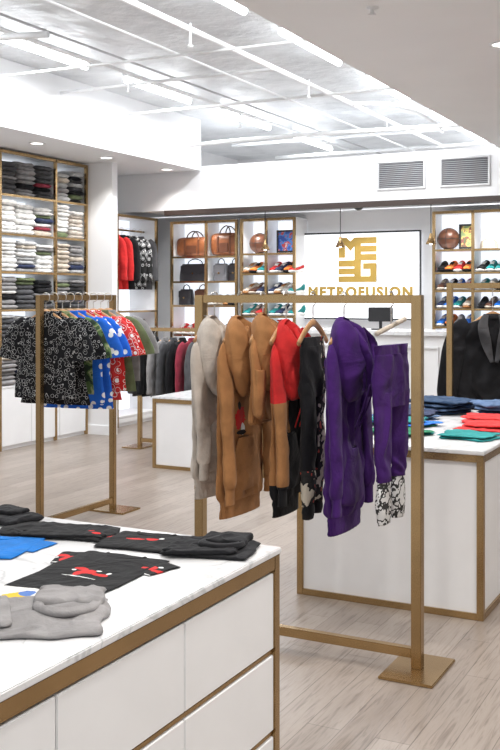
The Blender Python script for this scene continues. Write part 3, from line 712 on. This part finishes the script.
# ------------------------------------------------------------ folded clothes on tables
RED=(.62,.03,.03); WH=(.75,.75,.75)
TM=cloth('black_tee_print',(.012,.012,.013),blobs=[(-.035,.01,.022,.012,RED),(.0,-.01,.022,.016,RED),(.04,-.02,.026,.010,RED),(-.02,-.03,.010,.018,RED),(.02,.01,.008,.006,WH),(-.045,-.01,.006,.006,WH),(.055,.0,.006,.01,WH),(.0,-.055,.05,.003,WH)],axis='Y')
TM2=cloth('black_tee_print_small',(.012,.012,.013),blobs=[(-.03,-.0,.03,.010,RED),(.02,.01,.02,.012,RED),(.045,.02,.008,.008,WH)],axis='Y')
TMB=cloth('blue_tee_print',(.01,.17,.55),blobs=[(-.05,-.03,.04,.025,(.8,.8,.8)),(-.05,-.03,.015,.015,(.02,.02,.02))],axis='Y')
TMW=cloth('white_tee_print',(.76,.75,.73),blobs=[(0.04,0,.03,.03,(.75,.5,.05)),(.06,.03,.02,.02,(.1,.2,.5))],axis='Y')
def tee(x,y,z,rot,w,d,mt,label,seed=1,h=.005,amp=.0035):
    r=root('folded_tee',(x,y,z),rot,label,'folded clothing','folded clothes on the marble island')
    put('body',mesh('tee',slab(w,d,h,80,80,seed,amp,9,.03),mt),r)
    for s in (-1,1):
        put('sleeve',mesh('tsl',slab(.10,.12,h*.7,22,22,seed+s,amp*.6,11,.04),mt),r,(s*(w/2-.01),d/2-.085,.0),(0,0,s*-.3))
    put('collar',mesh('tcl',tube([(-.06,d/2-.012,h,.006,.0025),(-.045,d/2-.035,h,.006,.0025),(0,d/2-.048,h,.006,.0025),(.045,d/2-.035,h,.006,.0025),(.06,d/2-.012,h,.006,.0025)],8,16,base=(0,0,1)),mt),r)
    return r
TZ=.7805
tee(-1.55,2.11,TZ,.05,.27,.38,TM,'black folded tee with red and white graphic on marble top',3)
tee(-1.60,2.44,TZ,.15,.24,.20,TM2,'black folded tee with small red graphic on marble top',5,.008,.004)
def lump(name,x,y,z,rot,w,d,h,mt,label,seed,amp=.02,extra=None,n=100,fs=10,edge=.06,hood=None):
    r=root(name,(x,y,z),rot,label,'folded clothing','folded clothes on the marble island')
    put('body',mesh('lump',slab(w,d,h,n,n,seed,amp,fs,edge),mt),r)
    if extra:
        for e in extra:
            put(e[0],mesh('lx',slab(*e[1],40,40,seed+9,amp*.5,12,.08),mt),r,e[2],(0,0,e[3]))
    if hood:
        hx,hy,hz,k=hood
        rim=tube([(hx-.07*k,hy+.02,hz,.012,.009),(hx-.06*k,hy-.05*k,hz+.005,.013,.010),(hx,hy-.085*k,hz+.006,.013,.010),(hx+.06*k,hy-.05*k,hz+.005,.013,.010),(hx+.07*k,hy+.02,hz,.012,.009)],16,36,.2,seed,base=(0,0,1))
        bag=slab(.17*k,.13*k,.02,50,50,seed+4,.009,11,.1)
        bag=([(a+hx,b+hy+.05*k,c+hz-.008) for a,b,c in bag[0]],bag[1])
        put('hood',mesh('hd',join(rim,bag),mt),r)
    return r
lump('folded_hoodie',-1.385,2.45,TZ,.25,.25,.18,.014,C_BLACK,'black hoodie folded in a heap near the table corner',7,.009,[('sleeve',(.20,.05,.010),(-.01,-.07,.012),.2)],hood=(.03,.02,.018,.8))
lump('folded_hoodie',-1.90,2.43,TZ,.2,.36,.18,.010,cloth('black_red_print',(.012,.012,.013),blobs=[(.1,.0,.015,.01,RED)],axis='Y'),'black hoodie with red print folded at the table edge',9,.008,[('sleeve',(.26,.06,.009),(.04,-.06,.007),.15)])
lump('folded_hoodie',-2.17,2.49,TZ,-.2,.24,.14,.02,C_BLACK,'black folded sweatshirt at the table edge',11,.009,[('hood',(.12,.08,.016),(.0,.02,.018),0)])
tee(-1.98,2.19,TZ,.3,.28,.24,TMB,'bright blue folded tee with white graphic',13)
lump('folded_hoodie',-1.42,1.77,TZ,.5,.28,.26,.012,C_GREY,'grey marl hoodie softly folded on the marble top',15,.016,[('sleeve',(.06,.2,.010),(-.11,.0,.010),.25)],edge=.12,hood=(.04,.05,.016,.95),fs=7)
tee(-1.62,1.84,TZ,.2,.15,.16,TMW,'white folded tee with yellow print',17)
def spread(x,y,n,mts,w=.32,d=.26,rot=0,h=.009,amp=.008,jit=.035):
    z=TZ
    for i in range(n):
        mt=mts[i%len(mts)]
        folded(mt,w,d,h,(x+random.uniform(-jit,jit),y+random.uniform(-jit,jit),z),rot+random.uniform(-.5,.5),'loosely folded '+cname[mt.name]+' garment on the white island','folded clothes on the island',i%3+int(x*10)%2,amp,40,.12)
        z+=h+amp*.6
spread(-1.32,5.0,2,[C_TEAL,C_TEAL],.26,.22); spread(-1.70,4.98,2,[C_TEAL,C_GREEN],.30,.24); spread(-1.30,5.30,3,[C_TEAL,C_RED,C_RED],.28,.26)
spread(-1.78,5.33,3,[C_GREEN,C_BLUE,C_TEAL]); spread(-1.88,5.66,3,[C_BLUE,C_DENIM,C_NAVY]); spread(-1.34,5.62,3,[C_RED,C_PINK,C_RED],.30,.26)
spread(-1.34,5.98,4,[C_DENIM,C_DENIMD,C_DENIM],.36,.30,.3,.014,.014); spread(-1.78,6.0,4,[C_DENIMD,C_DENIM,C_DENIMD],.36,.30,-.3,.014,.014)

# ------------------------------------------------------------ world, camera
w=bpy.data.worlds.new('World'); S.world=w; w.use_nodes=True
w.node_tree.nodes['Background'].inputs[0].default_value=(.96,.98,1,1); w.node_tree.nodes['Background'].inputs[1].default_value=.88
cd=bpy.data.cameras.new('cam'); cam=bpy.data.objects.new('camera',cd); COL.objects.link(cam)
cam.location=(0,0,1.5); cam.rotation_euler=(pi/2,0,math.radians(27.25)); cd.lens=48; cd.sensor_width=36; cd.shift_y=-80/750
S.camera=cam
